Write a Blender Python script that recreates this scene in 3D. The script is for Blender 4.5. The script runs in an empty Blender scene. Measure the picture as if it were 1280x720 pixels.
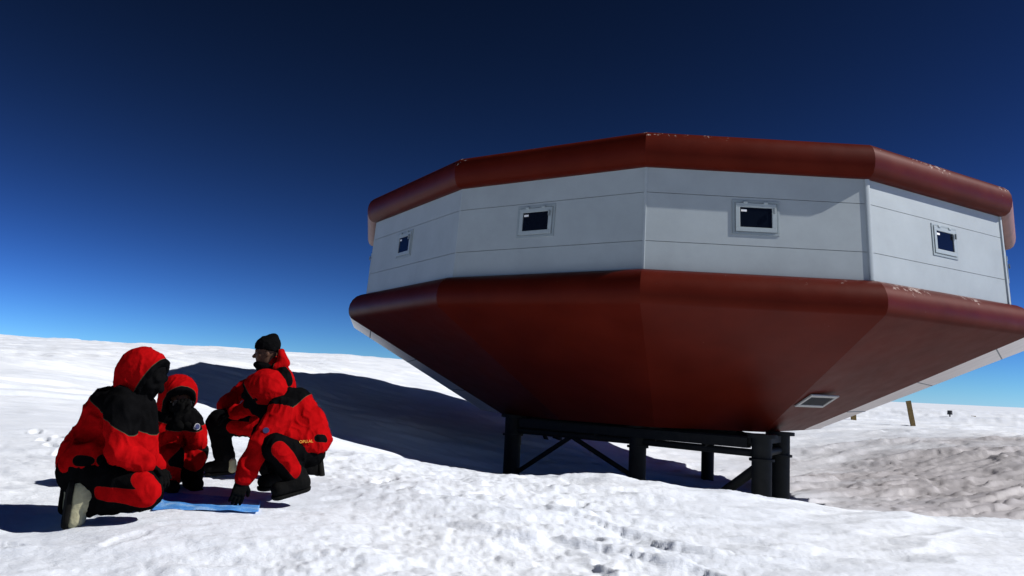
import bpy, bmesh, math, random
import numpy as np
from mathutils import Vector, Matrix
random.seed(7)
rng = np.random.default_rng(7)
scene = bpy.context.scene
COL = scene.collection
EYE = 1.05
R_ = math.radians

# ------------------------------------------------------------------ camera
F = 1012.0
PITCH = math.atan(120 / F)
ROLL = 0.046
cam = bpy.data.cameras.new('camera')
cam.sensor_width = 36
cam.lens = 36 * F / 1280
cam.clip_start = 0.05
cam.clip_end = 20000
cam_o = bpy.data.objects.new('camera', cam)
COL.objects.link(cam_o)
cam_o.location = (0, 0, EYE)
cam_o.rotation_euler = (Matrix.Rotation(R_(90) + PITCH, 3, 'X') @ Matrix.Rotation(ROLL, 3, 'Z')).to_euler()
scene.camera = cam_o


def at(px, py, d):
    """photo pixel -> world point at distance d in front of the camera"""
    X, Y = px - 640, py - 360
    c, s = math.cos(-ROLL), math.sin(-ROLL)
    x, y = (c * X - s * Y) / F, -(s * X + c * Y) / F
    cp, sp = math.cos(PITCH), math.sin(PITCH)
    q = np.array([x, cp - y * sp, sp + y * cp])
    return q / q[1] * d + np.array([0, 0, EYE])


# ------------------------------------------------------------------ light
SUN_AZ = R_(97)       # clockwise from +Y
SUN_EL = R_(40)
sd = Vector((math.sin(SUN_AZ) * math.cos(SUN_EL), math.cos(SUN_AZ) * math.cos(SUN_EL), math.sin(SUN_EL)))
sun = bpy.data.lights.new('sun', 'SUN')
sun.energy = 4.6
sun.angle = R_(0.5)
sun.color = (1.0, 0.972, 0.945)
sun_o = bpy.data.objects.new('sun', sun)
COL.objects.link(sun_o)
sun_o.rotation_euler = sd.to_track_quat('Z', 'Y').to_euler()
sun_o.location = (20, 0, 30)

world = bpy.data.worlds.new('World')
scene.world = world
world.use_nodes = True
wn, wl = world.node_tree.nodes, world.node_tree.links
bg = wn['Background']
sky = wn.new('ShaderNodeTexSky')
sky.sky_type = 'NISHITA'
sky.sun_disc = False
sky.sun_elevation = SUN_EL
sky.sun_rotation = SUN_AZ
sky.altitude = 3000
sky.air_density = 1.0
sky.dust_density = 0.0
sky.ozone_density = 3.0
EXPO = 0.3
# thin, very dry polar air: steepen the sky's own falloff from horizon to zenith, channel by channel
pre = wn.new('ShaderNodeVectorMath')
pre.operation = 'SCALE'
pre.inputs['Scale'].default_value = 0.05
wl.new(sky.outputs[0], pre.inputs[0])
sep = wn.new('ShaderNodeSeparateXYZ')
comb = wn.new('ShaderNodeCombineXYZ')
wl.new(pre.outputs[0], sep.inputs[0])
for ch, gma, gain in ((0, 2.08, 2.45), (1, 2.46, 5.8), (2, 3.16, 13.6)):
    pw = wn.new('ShaderNodeMath')
    pw.operation = 'POWER'
    pw.inputs[1].default_value = gma
    ml = wn.new('ShaderNodeMath')
    ml.operation = 'MULTIPLY'
    ml.inputs[1].default_value = gain / 0.05 / 2 ** EXPO
    wl.new(sep.outputs[ch], pw.inputs[0])
    wl.new(pw.outputs[0], ml.inputs[0])
    wl.new(ml.outputs[0], comb.inputs[ch])
bl_ = wn.new('ShaderNodeVectorMath')
bl_.operation = 'DOT_PRODUCT'
bl_.inputs[1].default_value = (1.2, 0, 1)
wl.new(comb.outputs[0], bl_.inputs[0])
sep2 = wn.new('ShaderNodeSeparateXYZ')
wl.new(comb.outputs[0], sep2.inputs[0])
comb2 = wn.new('ShaderNodeCombineXYZ')
wl.new(sep2.outputs[0], comb2.inputs[0])
wl.new(sep2.outputs[1], comb2.inputs[1])
wl.new(bl_.outputs['Value'], comb2.inputs[2])
wl.new(comb2.outputs[0], bg.inputs[0])
bg.inputs[1].default_value = 0.05

scene.view_settings.view_transform = 'Standard'
scene.view_settings.look = 'None'
scene.view_settings.exposure = EXPO
scene.view_settings.gamma = 1
scene.cycles.max_bounces = 8
scene.cycles.diffuse_bounces = 4
scene.cycles.use_denoising = True


# ------------------------------------------------------------------ materials
def new_mat(name):
    m = bpy.data.materials.new(name)
    m.use_nodes = True
    nt = m.node_tree
    return m, nt, nt.nodes, nt.links, nt.nodes['Principled BSDF']


def N(n, kind, **kw):
    o = n.new('ShaderNode' + kind)
    for k, v in kw.items():
        if k.startswith('i_'):
            o.inputs[k[2:].replace('_', ' ')].default_value = v
        else:
            setattr(o, k, v)
    return o


def ramp(n, stops):
    r = n.new('ShaderNodeValToRGB')
    e = r.color_ramp.elements
    while len(e) < len(stops):
        e.new(0.5)
    for el, (p, c) in zip(e, stops):
        el.position = p
        el.color = c if len(c) == 4 else (*c, 1)
    return r


def mat_plain(name, col, rough=0.6, metal=0.0, var=0.25, scale=9.0, bump=0.0, bscale=60.0, spec=0.5):
    m, nt, n, l, b = new_mat(name)
    tc = N(n, 'TexCoord')
    no = N(n, 'TexNoise', i_Scale=scale, i_Detail=6.0, i_Roughness=0.65)
    l.new(tc.outputs['Object'], no.inputs['Vector'])
    c0 = [min(1, c * (1 - var)) for c in col]
    c1 = [min(1, c * (1 + var)) for c in col]
    r = ramp(n, [(0.3, c0), (0.7, c1)])
    l.new(no.outputs['Fac'], r.inputs[0])
    l.new(r.outputs[0], b.inputs['Base Color'])
    b.inputs['Roughness'].default_value = rough
    b.inputs['Metallic'].default_value = metal
    b.inputs['Specular IOR Level'].default_value = spec
    if bump:
        n2 = N(n, 'TexNoise', i_Scale=bscale, i_Detail=4.0)
        l.new(tc.outputs['Object'], n2.inputs['Vector'])
        bp = N(n, 'Bump', i_Strength=bump, i_Distance=0.01)
        l.new(n2.outputs['Fac'], bp.inputs['Height'])
        l.new(bp.outputs[0], b.inputs['Normal'])
    return m


def mat_snow():
    m, nt, n, l, b = new_mat('snow')
    geo = N(n, 'NewGeometry')
    # greyer tone of the right-hand snow, stored on the mesh
    at_ = N(n, 'Attribute', attribute_name='grey_snow')
    big = N(n, 'TexNoise', i_Scale=0.35, i_Detail=5.0, i_Roughness=0.6)
    l.new(geo.outputs['Position'], big.inputs['Vector'])
    fresh = ramp(n, [(0.35, (0.66, 0.705, 0.775)), (0.65, (0.77, 0.805, 0.855))])
    l.new(big.outputs['Fac'], fresh.inputs[0])
    grey_tone = ramp(n, [(0.3, (0.33, 0.318, 0.33)), (0.7, (0.45, 0.435, 0.45))])
    l.new(big.outputs['Fac'], grey_tone.inputs[0])
    mx = N(n, 'Mix', data_type='RGBA')
    l.new(at_.outputs['Fac'], mx.inputs['Factor'])
    l.new(fresh.outputs[0], mx.inputs['A'])
    l.new(grey_tone.outputs[0], mx.inputs['B'])
    l.new(mx.outputs['Result'], b.inputs['Base Color'])
    b.inputs['Roughness'].default_value = 0.55
    b.inputs['Specular IOR Level'].default_value = 0.25
    n1 = N(n, 'TexNoise', i_Scale=26.0, i_Detail=8.0, i_Roughness=0.7)
    l.new(geo.outputs['Position'], n1.inputs['Vector'])
    n2 = N(n, 'TexNoise', i_Scale=6.0, i_Detail=7.0, i_Roughness=0.62)
    mp = N(n, 'Mapping')
    mp.inputs['Rotation'].default_value = (0, 0, R_(25))
    mp.inputs['Scale'].default_value = (0.6, 1.9, 1.0)
    l.new(geo.outputs['Position'], mp.inputs['Vector'])
    l.new(mp.outputs[0], n2.inputs['Vector'])
    b1 = N(n, 'Bump', i_Strength=0.45, i_Distance=0.014)
    b2 = N(n, 'Bump', i_Strength=0.4, i_Distance=0.05)
    l.new(n1.outputs['Fac'], b1.inputs['Height'])
    l.new(n2.outputs['Fac'], b2.inputs['Height'])
    l.new(b1.outputs[0], b2.inputs['Normal'])
    l.new(b2.outputs[0], b.inputs['Normal'])
    return m


def mat_redpaint():
    m, nt, n, l, b = new_mat('red_hull_paint')
    tc = N(n, 'TexCoord')
    big = N(n, 'TexNoise', i_Scale=0.8, i_Detail=6.0, i_Roughness=0.6)
    l.new(tc.outputs['Object'], big.inputs['Vector'])
    base = ramp(n, [(0.3, (0.054, 0.0050, 0.0022)), (0.7, (0.076, 0.0078, 0.0034))])
    l.new(big.outputs['Fac'], base.inputs[0])
    # chipped paint: pale flecks gathered along the worn edges ('wear' attribute)
    wear = N(n, 'Attribute', attribute_name='wear')
    fl = N(n, 'TexNoise', i_Scale=7.0, i_Detail=8.0, i_Roughness=0.75)
    l.new(tc.outputs['Object'], fl.inputs['Vector'])
    ad = N(n, 'Math', operation='MULTIPLY_ADD')
    cl = N(n, 'TexNoise', i_Scale=0.9, i_Detail=3.0)
    l.new(tc.outputs['Object'], cl.inputs['Vector'])
    cm = N(n, 'MapRange')
    cm.inputs['From Min'].default_value = .36
    cm.inputs['From Max'].default_value = .66
    cm.inputs['To Max'].default_value = 1.35
    l.new(cl.outputs['Fac'], cm.inputs['Value'])
    wm = N(n, 'Math', operation='MULTIPLY')
    l.new(wear.outputs['Fac'], wm.inputs[0])
    l.new(cm.outputs[0], wm.inputs[1])
    l.new(wm.outputs[0], ad.inputs[0])
    ad.inputs[1].default_value = 0.14
    l.new(fl.outputs['Fac'], ad.inputs[2])
    rp = ramp(n, [(0.705, (0, 0, 0)), (0.75, (1, 1, 1))])
    l.new(ad.outputs[0], rp.inputs[0])
    mx = N(n, 'Mix', data_type='RGBA')
    mx.inputs['B'].default_value = (0.36, 0.29, 0.26, 1)
    l.new(rp.outputs[0], mx.inputs['Factor'])
    l.new(base.outputs[0], mx.inputs['A'])
    l.new(mx.outputs['Result'], b.inputs['Base Color'])
    ro = N(n, 'TexNoise', i_Scale=2.3, i_Detail=5.0)
    l.new(tc.outputs['Object'], ro.inputs['Vector'])
    mr = N(n, 'MapRange')
    mr.inputs['To Min'].default_value = 0.36
    mr.inputs['To Max'].default_value = 0.52
    l.new(ro.outputs['Fac'], mr.inputs['Value'])
    l.new(mr.outputs[0], b.inputs['Roughness'])
    b.inputs['Specular IOR Level'].default_value = 0.10
    b.inputs['Specular Tint'].default_value = (1, .45, .38, 1)
    bn = N(n, 'TexNoise', i_Scale=1.3, i_Detail=3.0)
    l.new(tc.outputs['Object'], bn.inputs['Vector'])
    bp = N(n, 'Bump', i_Strength=0.15, i_Distance=0.03)
    l.new(bn.outputs['Fac'], bp.inputs['Height'])
    l.new(bp.outputs[0], b.inputs['Normal'])
    return m


def mat_cloth(name, base, dark, piping):
    """red and black wind-suit cloth; 'panel' (metres, >0 = black panel) is stored on the mesh"""
    m, nt, n, l, b = new_mat(name)
    tc = N(n, 'TexCoord')
    pa = N(n, 'Attribute', attribute_name='panel')
    no = N(n, 'TexNoise', i_Scale=14.0, i_Detail=6.0)
    l.new(tc.outputs['Object'], no.inputs['Vector'])
    r0 = ramp(n, [(0.3, [c * 0.8 for c in base]), (0.7, [min(1, c * 1.15) for c in base])])
    r1 = ramp(n, [(0.3, [c * 0.7 for c in dark]), (0.7, [c * 1.3 for c in dark])])
    l.new(no.outputs['Fac'], r0.inputs[0])
    l.new(no.outputs['Fac'], r1.inputs[0])
    gt = N(n, 'Math', operation='GREATER_THAN')
    gt.inputs[1].default_value = 0.0
    l.new(pa.outputs['Fac'], gt.inputs[0])
    mx = N(n, 'Mix', data_type='RGBA')
    l.new(gt.outputs[0], mx.inputs['Factor'])
    l.new(r0.outputs[0], mx.inputs['A'])
    l.new(r1.outputs[0], mx.inputs['B'])
    ab = N(n, 'Math', operation='ABSOLUTE')
    l.new(pa.outputs['Fac'], ab.inputs[0])
    lt = N(n, 'Math', operation='LESS_THAN')
    lt.inputs[1].default_value = 0.0022
    l.new(ab.outputs[0], lt.inputs[0])
    mx2 = N(n, 'Mix', data_type='RGBA')
    mx2.inputs['B'].default_value = (*piping, 1)
    l.new(lt.outputs[0], mx2.inputs['Factor'])
    l.new(mx.outputs['Result'], mx2.inputs['A'])
    l.new(mx2.outputs['Result'], b.inputs['Base Color'])
    b.inputs['Roughness'].default_value = 0.85
    b.inputs['Specular IOR Level'].default_value = 0.0
    n2 = N(n, 'TexNoise', i_Scale=24.0, i_Detail=5.0, i_Roughness=0.6)
    l.new(tc.outputs['Object'], n2.inputs['Vector'])
    n3 = N(n, 'TexNoise', i_Scale=420.0, i_Detail=2.0)
    l.new(tc.outputs['Object'], n3.inputs['Vector'])
    b1 = N(n, 'Bump', i_Strength=0.5, i_Distance=0.012)
    l.new(n2.outputs['Fac'], b1.inputs['Height'])
    b2 = N(n, 'Bump', i_Strength=0.3, i_Distance=0.001)
    l.new(n3.outputs['Fac'], b2.inputs['Height'])
    l.new(b1.outputs[0], b2.inputs['Normal'])
    l.new(b2.outputs[0], b.inputs['Normal'])
    return m


M_SNOW = mat_snow()
M_RED = mat_redpaint()
M_WALL = mat_plain('white_wall_panel', (0.305, 0.345, 0.355), 0.5, var=0.09, scale=.9, bump=0.10, bscale=1.6)
M_TRIM = mat_plain('white_trim', (0.33, 0.375, 0.39), 0.45, var=0.06)
M_SEAM = mat_plain('dark_joint', (0.20, 0.235, 0.245), 0.7)
M_FRAME = mat_plain('window_frame_paint', (0.31, 0.36, 0.37), 0.4, var=0.05)
M_FRAME2 = mat_plain('window_casing_paint', (0.25, 0.295, 0.305), 0.45, var=0.05)
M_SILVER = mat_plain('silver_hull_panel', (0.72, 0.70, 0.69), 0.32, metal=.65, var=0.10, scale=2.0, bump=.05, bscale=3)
M_RED_LIT = mat_plain('red_paint_baked_light', (0.20, 0.085, 0.068), 0.6, var=0.2, scale=1.5)  # paler red: sunlight and snow reflection put into the colour
M_STICK = mat_plain('white_label', (0.8, 0.8, 0.78), 0.5, var=0.02)
M_GLASS = mat_plain('dark_window_glass', (0.004, 0.006, 0.011), 0.06, spec=.22, var=0.1)
M_STEEL = mat_plain('dark_painted_steel', (0.013, 0.0145, 0.014), 0.65, spec=.15, var=0.3, scale=5, bump=0.05)
M_HATCH = mat_plain('grey_hatch_metal', (0.35, 0.36, 0.35), 0.45, metal=0.3, var=0.1)
M_GRILLE = mat_plain('dark_grille', (0.05, 0.05, 0.05), 0.6)
M_SKIN = mat_plain('skin', (0.085, 0.043, 0.027), 0.6, spec=.12, var=0.12, scale=30)
M_BLACK = mat_plain('black_fabric', (0.004, 0.004, 0.0043), 0.9, spec=.0, var=0.3, scale=30, bump=0.3, bscale=90)
M_GLOVE = mat_plain('black_glove', (0.004, 0.004, 0.004), 0.85, spec=.01, var=0.3, scale=40, bump=0.2)
M_BOOT = mat_plain('black_boot', (0.005, 0.005, 0.005), 0.8, spec=.02, var=0.3, scale=30, bump=0.2)
M_BOOTB = mat_plain('khaki_boot_felt', (0.30, 0.285, 0.175), 0.85, var=0.18, scale=30, bump=0.3)
M_SOLE = mat_plain('boot_sole_rubber', (0.008, 0.008, 0.0075), 0.9, spec=.02, var=0.3, scale=40)
M_CLOTH = mat_cloth('red_windsuit', (0.30, 0.003, 0.004), (0.0035, 0.0035, 0.0038), (0.04, 0.037, 0.024))
M_EYE = mat_plain('eye', (0.03, 0.025, 0.02), 0.15, var=0.1)
M_LENS = mat_plain('dark_lens', (0.01, 0.01, 0.012), 0.08, var=0.1)
M_MAP = None
M_WOOD = mat_plain('weathered_bamboo', (0.16, 0.105, 0.03), 0.8, var=0.35, scale=8, bump=0.3)
M_MARK = mat_plain('dark_marker', (0.03, 0.03, 0.032), 0.7)
M_YELLOW = mat_plain('yellow_print', (0.80, 0.42, 0.05), 0.6, var=0.05)
M_PATCHB = mat_plain('blue_patch', (0.010, 0.018, 0.085), 0.7, var=0.1)
M_PATCHW = mat_plain('white_patch_edge', (0.3, 0.3, 0.32), 0.7, var=0.05)


# ------------------------------------------------------------------ object helpers
def link(name, me, parent=None):
    o = bpy.data.objects.new(name, me)
    COL.objects.link(o)
    if parent is not None:
        o.parent = parent
        o.matrix_parent_inverse = parent.matrix_world.inverted()
    return o


def tag(o, label=None, cat=None, group=None, kind=None):
    if label: o['label'] = label
    if cat: o['category'] = cat
    if group: o['group'] = group
    if kind: o['kind'] = kind
    return o


def empty(name, loc):
    o = bpy.data.objects.new(name, None)
    o.location = loc
    o.empty_display_size = 0.2
    COL.objects.link(o)
    bpy.context.view_layer.update()
    return o


def mesh_np(name, V, Fq, mats, smooth=True):
    me = bpy.data.meshes.new(name)
    V = np.asarray(V, np.float32)
    Fq = np.asarray(Fq, np.int32)
    k = Fq.shape[1]
    me.vertices.add(len(V))
    me.vertices.foreach_set('co', V.ravel())
    me.loops.add(Fq.size)
    me.loops.foreach_set('vertex_index', Fq.ravel())
    me.polygons.add(len(Fq))
    me.polygons.foreach_set('loop_start', np.arange(0, Fq.size, k, dtype=np.int32))
    me.polygons.foreach_set('loop_total', np.full(len(Fq), k, np.int32))
    me.polygons.foreach_set('use_smooth', np.full(len(Fq), smooth))
    me.update(calc_edges=True)
    me.validate()
    for m in (mats if isinstance(mats, (list, tuple)) else [mats]):
        me.materials.append(m)
    return me


def set_attr(me, name, vals):
    a = me.attributes.new(name, 'FLOAT', 'POINT')
    a.data.foreach_set('value', np.asarray(vals, np.float32))


def bm_obj(name, bm, mat, parent=None, smooth=False, bevel=0.0):
    bmesh.ops.recalc_face_normals(bm, faces=bm.faces)
    if bevel:
        bmesh.ops.bevel(bm, geom=list(bm.edges), offset=bevel, segments=2, affect='EDGES', profile=0.5)
    me = bpy.data.meshes.new(name)
    bm.to_mesh(me)
    bm.free()
    me.materials.append(mat)
    if smooth:
        me.polygons.foreach_set('use_smooth', np.full(len(me.polygons), True))
        me.set_sharp_from_angle(angle=R_(40))
    return link(name, me, parent)


def bm_box(bm, o, ex, ey, ez, x0, x1, y0, y1, z0, z1):
    o, ex, ey, ez = map(Vector, (o, ex, ey, ez))
    vs = [bm.verts.new(o + ex * x + ey * y + ez * z) for z in (z0, z1) for y in (y0, y1) for x in (x0, x1)]
    for f in ((0, 1, 3, 2), (4, 6, 7, 5), (0, 4, 5, 1), (2, 3, 7, 6), (0, 2, 6, 4), (1, 5, 7, 3)):
        bm.faces.new([vs[i] for i in f])


def bm_ringbox(bm, o, ex, ey, ez, w, h, t, z0, z1):
    """rectangular picture-frame ring: outer w x h, bar width t"""
    bm_box(bm, o, ex, ey, ez, -w / 2, w / 2, h / 2 - t, h / 2, z0, z1)
    bm_box(bm, o, ex, ey, ez, -w / 2, w / 2, -h / 2, -h / 2 + t, z0, z1)
    bm_box(bm, o, ex, ey, ez, -w / 2, -w / 2 + t, -h / 2 + t, h / 2 - t, z0, z1)
    bm_box(bm, o, ex, ey, ez, w / 2 - t, w / 2, -h / 2 + t, h / 2 - t, z0, z1)


def bm_tube(bm, a, b, r, r2=None, seg=20):
    a, b = Vector(a), Vector(b)
    r2 = r if r2 is None else r2
    q = (b - a).to_track_quat('Z', 'Y')
    rings = []
    for p, rr in ((a, r), (b, r2)):
        rings.append([bm.verts.new(p + q @ Vector((rr * math.cos(t), rr * math.sin(t), 0)))
                      for t in [2 * math.pi * i / seg for i in range(seg)]])
    for i in range(seg):
        j = (i + 1) % seg
        bm.faces.new((rings[0][i], rings[0][j], rings[1][j], rings[1][i]))
    bm.faces.new(rings[0][::-1])
    bm.faces.new(rings[1])


# ------------------------------------------------------------------ noise
def _hash(ix, iy, iz, seed):
    h = (ix.astype(np.int64) * 374761393 + iy.astype(np.int64) * 668265263 + iz.astype(np.int64) * 2147483647 + seed * 974711) & 0xffffffff
    h = ((h ^ (h >> 13)) * 1274126177) & 0xffffffff
    h = ((h ^ (h >> 16)) * 2246822519) & 0xffffffff
    return h ^ (h >> 15)


def noise2(x, y, seed=0):
    ix, iy = np.floor(x), np.floor(y)
    fx, fy = x - ix, y - iy
    ux, uy = fx * fx * fx * (fx * (fx * 6 - 15) + 10), fy * fy * fy * (fy * (fy * 6 - 15) + 10)
    z = np.zeros_like(ix)

    def g(dx, dy):
        a = _hash(ix + dx, iy + dy, z, seed) / 4294967296.0 * 2 * np.pi
        return np.cos(a) * (fx - dx) + np.sin(a) * (fy - dy)
    n0 = g(0, 0) * (1 - ux) + g(1, 0) * ux
    n1 = g(0, 1) * (1 - ux) + g(1, 1) * ux
    return (n0 * (1 - uy) + n1 * uy) * 1.5


def noise3(P, seed=0):
    I = np.floor(P)
    Fr = P - I
    U = Fr * Fr * (3 - 2 * Fr)
    out = 0
    for dx in (0, 1):
        for dy in (0, 1):
            for dz in (0, 1):
                h = _hash(I[:, 0] + dx, I[:, 1] + dy, I[:, 2] + dz, seed) / 4294967296.0 * 2 - 1
                w = (U[:, 0] if dx else 1 - U[:, 0]) * (U[:, 1] if dy else 1 - U[:, 1]) * (U[:, 2] if dz else 1 - U[:, 2])
                out = out + h * w
    return out


def fbm2(x, y, oct=4, seed=0, gain=0.5):
    s, a = 0, 1
    for k in range(oct):
        s = s + a * noise2(x, y, seed + k)
        x, y, a = x * 2.03 + 7.1, y * 2.03 - 3.7, a * gain
    return s


def sstep(a, b, x):
    t = np.clip((x - a) / (b - a), 0, 1)
    return t * t * (3 - 2 * t)


# ------------------------------------------------------------------ snow field
CTRL = []


def cp(px, py, d): CTRL.append(tuple(at(px, py, d)))


CTRL += [(0, 0, -.02), (-3, 0, 0), (3, 0, -.08), (0, -5, 0), (-6, -3, 0), (6, -3, -.3),
         (-2.75, 5, .06), (-2.3, 5, .12), (-1.66, 6, .13), (-2.5, 7, .18), (-1.9, 5.4, .14), (-2.6, 6.4, .15), (-1.5, 5.0, .12),
         (0, 4, 0), (1, 4.2, -.04), (2.5, 4.5, -.1), (4, 5, -.2), (-4, 5, .05), (-6, 7, .1), (-1, 4, .02), (-2.5, 3.6, .0),
         (-0.6, 6.5, .16), (1, 6.5, .04), (3, 6.5, -.06)]
cp(412, 562, 8.4); cp(480, 564, 8.5); cp(560, 583, 8.3); cp(620, 592, 8.2); cp(680, 600, 8.2); cp(720, 592, 8.5)
cp(760, 590, 8.7); cp(800, 598, 8.7); cp(900, 612, 8.7); cp(1000, 625, 8.7); cp(1100, 637, 8.7); cp(1280, 648, 8.8)
CTRL += [(-1.7, 10.5, .02), (-.5, 10.5, -.15), (.6, 10.5, -.35), (1.8, 10.8, -.4), (3.2, 10.8, -.5), (5, 10.8, -.6), (7.4, 10.8, -.6)]
CTRL += [(-13, 30, 1.3), (-6.8, 30, -.4), (-3, 42, .5), (-1, 36, -.65), (-10, 20, .45), (-5, 14, .1), (-3, 18, -.5), (-8, 12, .25),
         (-16, 20, .9), (-6, 24, -.4), (-9, 40, 1.4), (-18, 32, 1.5),
         (6, 22, -2.3), (6, 30, -2.4), (11, 26, -2.4), (0, 27, -2.1), (2.5, 16, -1.5), (8, 15, -1.9), (9, 38, -2.3), (13, 20, -2.2), (15, 30, -2.3),
         (21, 26, -1.5), (20, 18, -1.7), (28, 34, -.9), (20, 42, -1.3), (27.35, 55, -.52), (24, 60, -.45), (5, 50, -1.0), (-2, 50, .6),
         (-36, 60, 2.8), (-6, 70, 2.5), (-22, 65, 2.75), (-25, 30, 1.3), (-14, 12, .4), (-20, 45, 1.9), (3, 66, 1.4),
         (40, 60, -.6), (49, 90, -.3), (62, 90, -.3), (14, 80, .2), (0, -40, 0), (40, -30, -1), (-40, -30, .5), (40, 10, -1.4), (-40, 10, 1.0),
         (-60, 90, 2.2), (0, 110, 1.2), (70, 40, -.8)]
CTRL = np.array(CTRL)


def _tpsk(d2): return 0.5 * d2 * np.log(d2 + 1e-9)


def _tps(P):
    n = len(P)
    D2 = ((P[:, None, :2] - P[None, :, :2]) ** 2).sum(-1)
    A = np.zeros((n + 3, n + 3))
    A[:n, :n] = _tpsk(D2) + np.eye(n) * 0.02
    A[:n, n] = 1
    A[:n, n + 1:] = P[:, :2]
    A[n:, :n] = A[:n, n:].T
    b = np.zeros(n + 3)
    b[:n] = P[:, 2]
    return np.linalg.solve(A, b)


TPSW = _tps(CTRL)


def base_h(x, y):
    h = TPSW[-3] + TPSW[-2] * x + TPSW[-1] * y
    for w, p in zip(TPSW[:-3], CTRL):
        h = h + w * _tpsk((x - p[0]) ** 2 + (y - p[1]) ** 2)
    r = np.hypot(x, y)
    far = -0.35 + 1.2 * noise2(x / 400 + 3.3, y / 400, 91) * sstep(150, 900, r)
    k = sstep(95, 190, r)
    return h * (1 - k) + far * k


def grey_snow_mask(x, y):
    # greyer, more ridged snow round the right side of the station
    d = np.hypot((x - 24) / 16, (y - 27) / 20)
    m = .75 * sstep(1.1, 0.6, d + 0.15 * fbm2(x / 6, y / 3, 3, 55)) + .25 * sstep(1.6, .9, d)
    return m * sstep(11, 15, y)


PRINTS = []
_pr = random.Random(11)
for k in range(13):          # two short trails and some shuffling
    t = k / 12
    PRINTS.append((-3.1 - 2.6 * t + (.11 if k % 2 else -.11), 6.6 + 3.6 * t, R_(125 + _pr.uniform(-14, 14))))
for k in range(12):
    PRINTS.append((_pr.uniform(-3.3, -1.0), _pr.uniform(4.5, 7.4), _pr.uniform(0, 6.3)))
for k in range(6):
    PRINTS.append((-1.2 + .36 * k, 6.3 + .10 * k + (.10 if k % 2 else -.10), R_(20 + _pr.uniform(-14, 14))))


def rough_h(x, y):
    r = np.hypot(x, y)
    # sastrugi run roughly across the view
    c, s = math.cos(R_(12)), math.sin(R_(12))
    u, v = c * x + s * y, -s * x + c * y
    wob = fbm2(x / 5, y / 5, 2, 17)
    near = 1 - sstep(9.5, 14, r)
    h = 0.055 * fbm2(u / 2.6, v / 1.2 + wob * .5, 3, 3) * (0.5 + 0.5 * near)
    # soft drift ridges and shallow dimples close by
    rid = 1 - np.abs(fbm2(u / 1.7 + .3 * wob, v / .6 + .7 * wob, 2, 21))
    patch = sstep(-.35, .45, fbm2(x / 2.2, y / 2.2, 2, 77))
    h = h + 0.045 * (rid ** 2 - .5) * near * (.35 + .65 * patch)
    # wind-textured crust: strongest just right of the group, smooth polished snow further right
    rough = .30 + .70 * sstep(2.1, .9, np.hypot((x + .45) / 1.25, (y - 6.0) / 2.2)) + .15 * sstep(-1.5, -4, x)
    h = h + 0.015 * fbm2(x / .40, y / .30, 4, 41, .5) * near * rough * (.5 + .5 * patch)
    cr = fbm2(u / .9 + wob, v / .38, 3, 63)
    h = h + 0.016 * sstep(.0, .22, cr) * near * patch * (.3 + .7 * rough)
    pit = np.abs(fbm2(x / .30 + .4 * wob, y / .22, 4, 83, .55))
    h = h + 0.028 * (np.minimum(pit, .7) - .35) * near * rough
    # low streamlined ripples everywhere, running away to the right
    c2, s2 = math.cos(R_(-33)), math.sin(R_(-33))
    pu, pv = c2 * x + s2 * y, -s2 * x + c2 * y
    h = h + 0.012 * fbm2(pu / 1.6 + .3 * wob, pv / .24 + .4 * wob, 3, 87, .45) * near
    h = h + 0.05 * fbm2(pu / 3.5, pv / 1.6, 2, 89) * near * sstep(7.6, 6.0, y)
    # a few thin cracked plates at the centre
    pl = fbm2(pu / 1.1 + .3 * wob, pv / .30 + .3 * wob, 2, 97)
    h = h + 0.045 * sstep(.10, .30, pl) * near * sstep(1.3, .5, np.hypot((x - .75) / 1.0, (y - 5.4) / 1.2))
    h = h - .035 * near * sstep(6.5, 8, y)
    # boot prints trodden round the group
    for fx, fy, fa in PRINTS:
        dx, dy = x - fx, y - fy
        m = (np.abs(dx) < .35) & (np.abs(dy) < .35)
        if not m.any(): continue
        c3, s3 = math.cos(fa), math.sin(fa)
        q = np.hypot((c3 * dx[m] + s3 * dy[m]) / .15, (-s3 * dx[m] + c3 * dy[m]) / .06)
        h[m] = h[m] - .030 * sstep(1.15, .8, q) + .010 * sstep(.9, 1.2, q) * sstep(1.9, 1.3, q)
    # mid and far field
    mid = sstep(11, 20, r) * (1 - sstep(120, 400, r))
    pk = grey_snow_mask(x, y)
    sas = fbm2(u / 3.2 + .3 * wob, v / .95 + .5 * wob, 3, 31, .42)
    h = h + (0.085 + .11 * pk) * sstep(-.05, .36, sas) * mid * sstep(-.5, .3, fbm2(x / 7, y / 5, 2, 33))
    h = h + 0.036 * fbm2(u / 1.8, v / .5, 3, 35) * mid
    brk = fbm2(u / 1.3 + .2 * wob, v / .50 + .3 * wob, 2, 37)
    h = h + 0.075 * pk * sstep(.12, .36, brk) * mid
    h = h + 0.12 * fbm2(u / 14, v / 4, 3, 39) * mid
    h = h + 0.5 * fbm2(x / 40, y / 9, 3, 47) * sstep(55, 110, r) * (1 - sstep(150, 500, r))
    # smooth patches where the people kneel
    return h


def flat_h(x, y):
    return base_h(np.asarray(x, float), np.asarray(y, float))


def ground(x, y):
    x, y = np.atleast_1d(np.asarray(x, float)), np.atleast_1d(np.asarray(y, float))
    quiet = 1 - 0.75 * sstep(1.5, .7, np.hypot((x + 2.1) / 1.1, (y - 5.75) / 1.2))
    return base_h(x, y) + rough_h(x, y) * quiet


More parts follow.
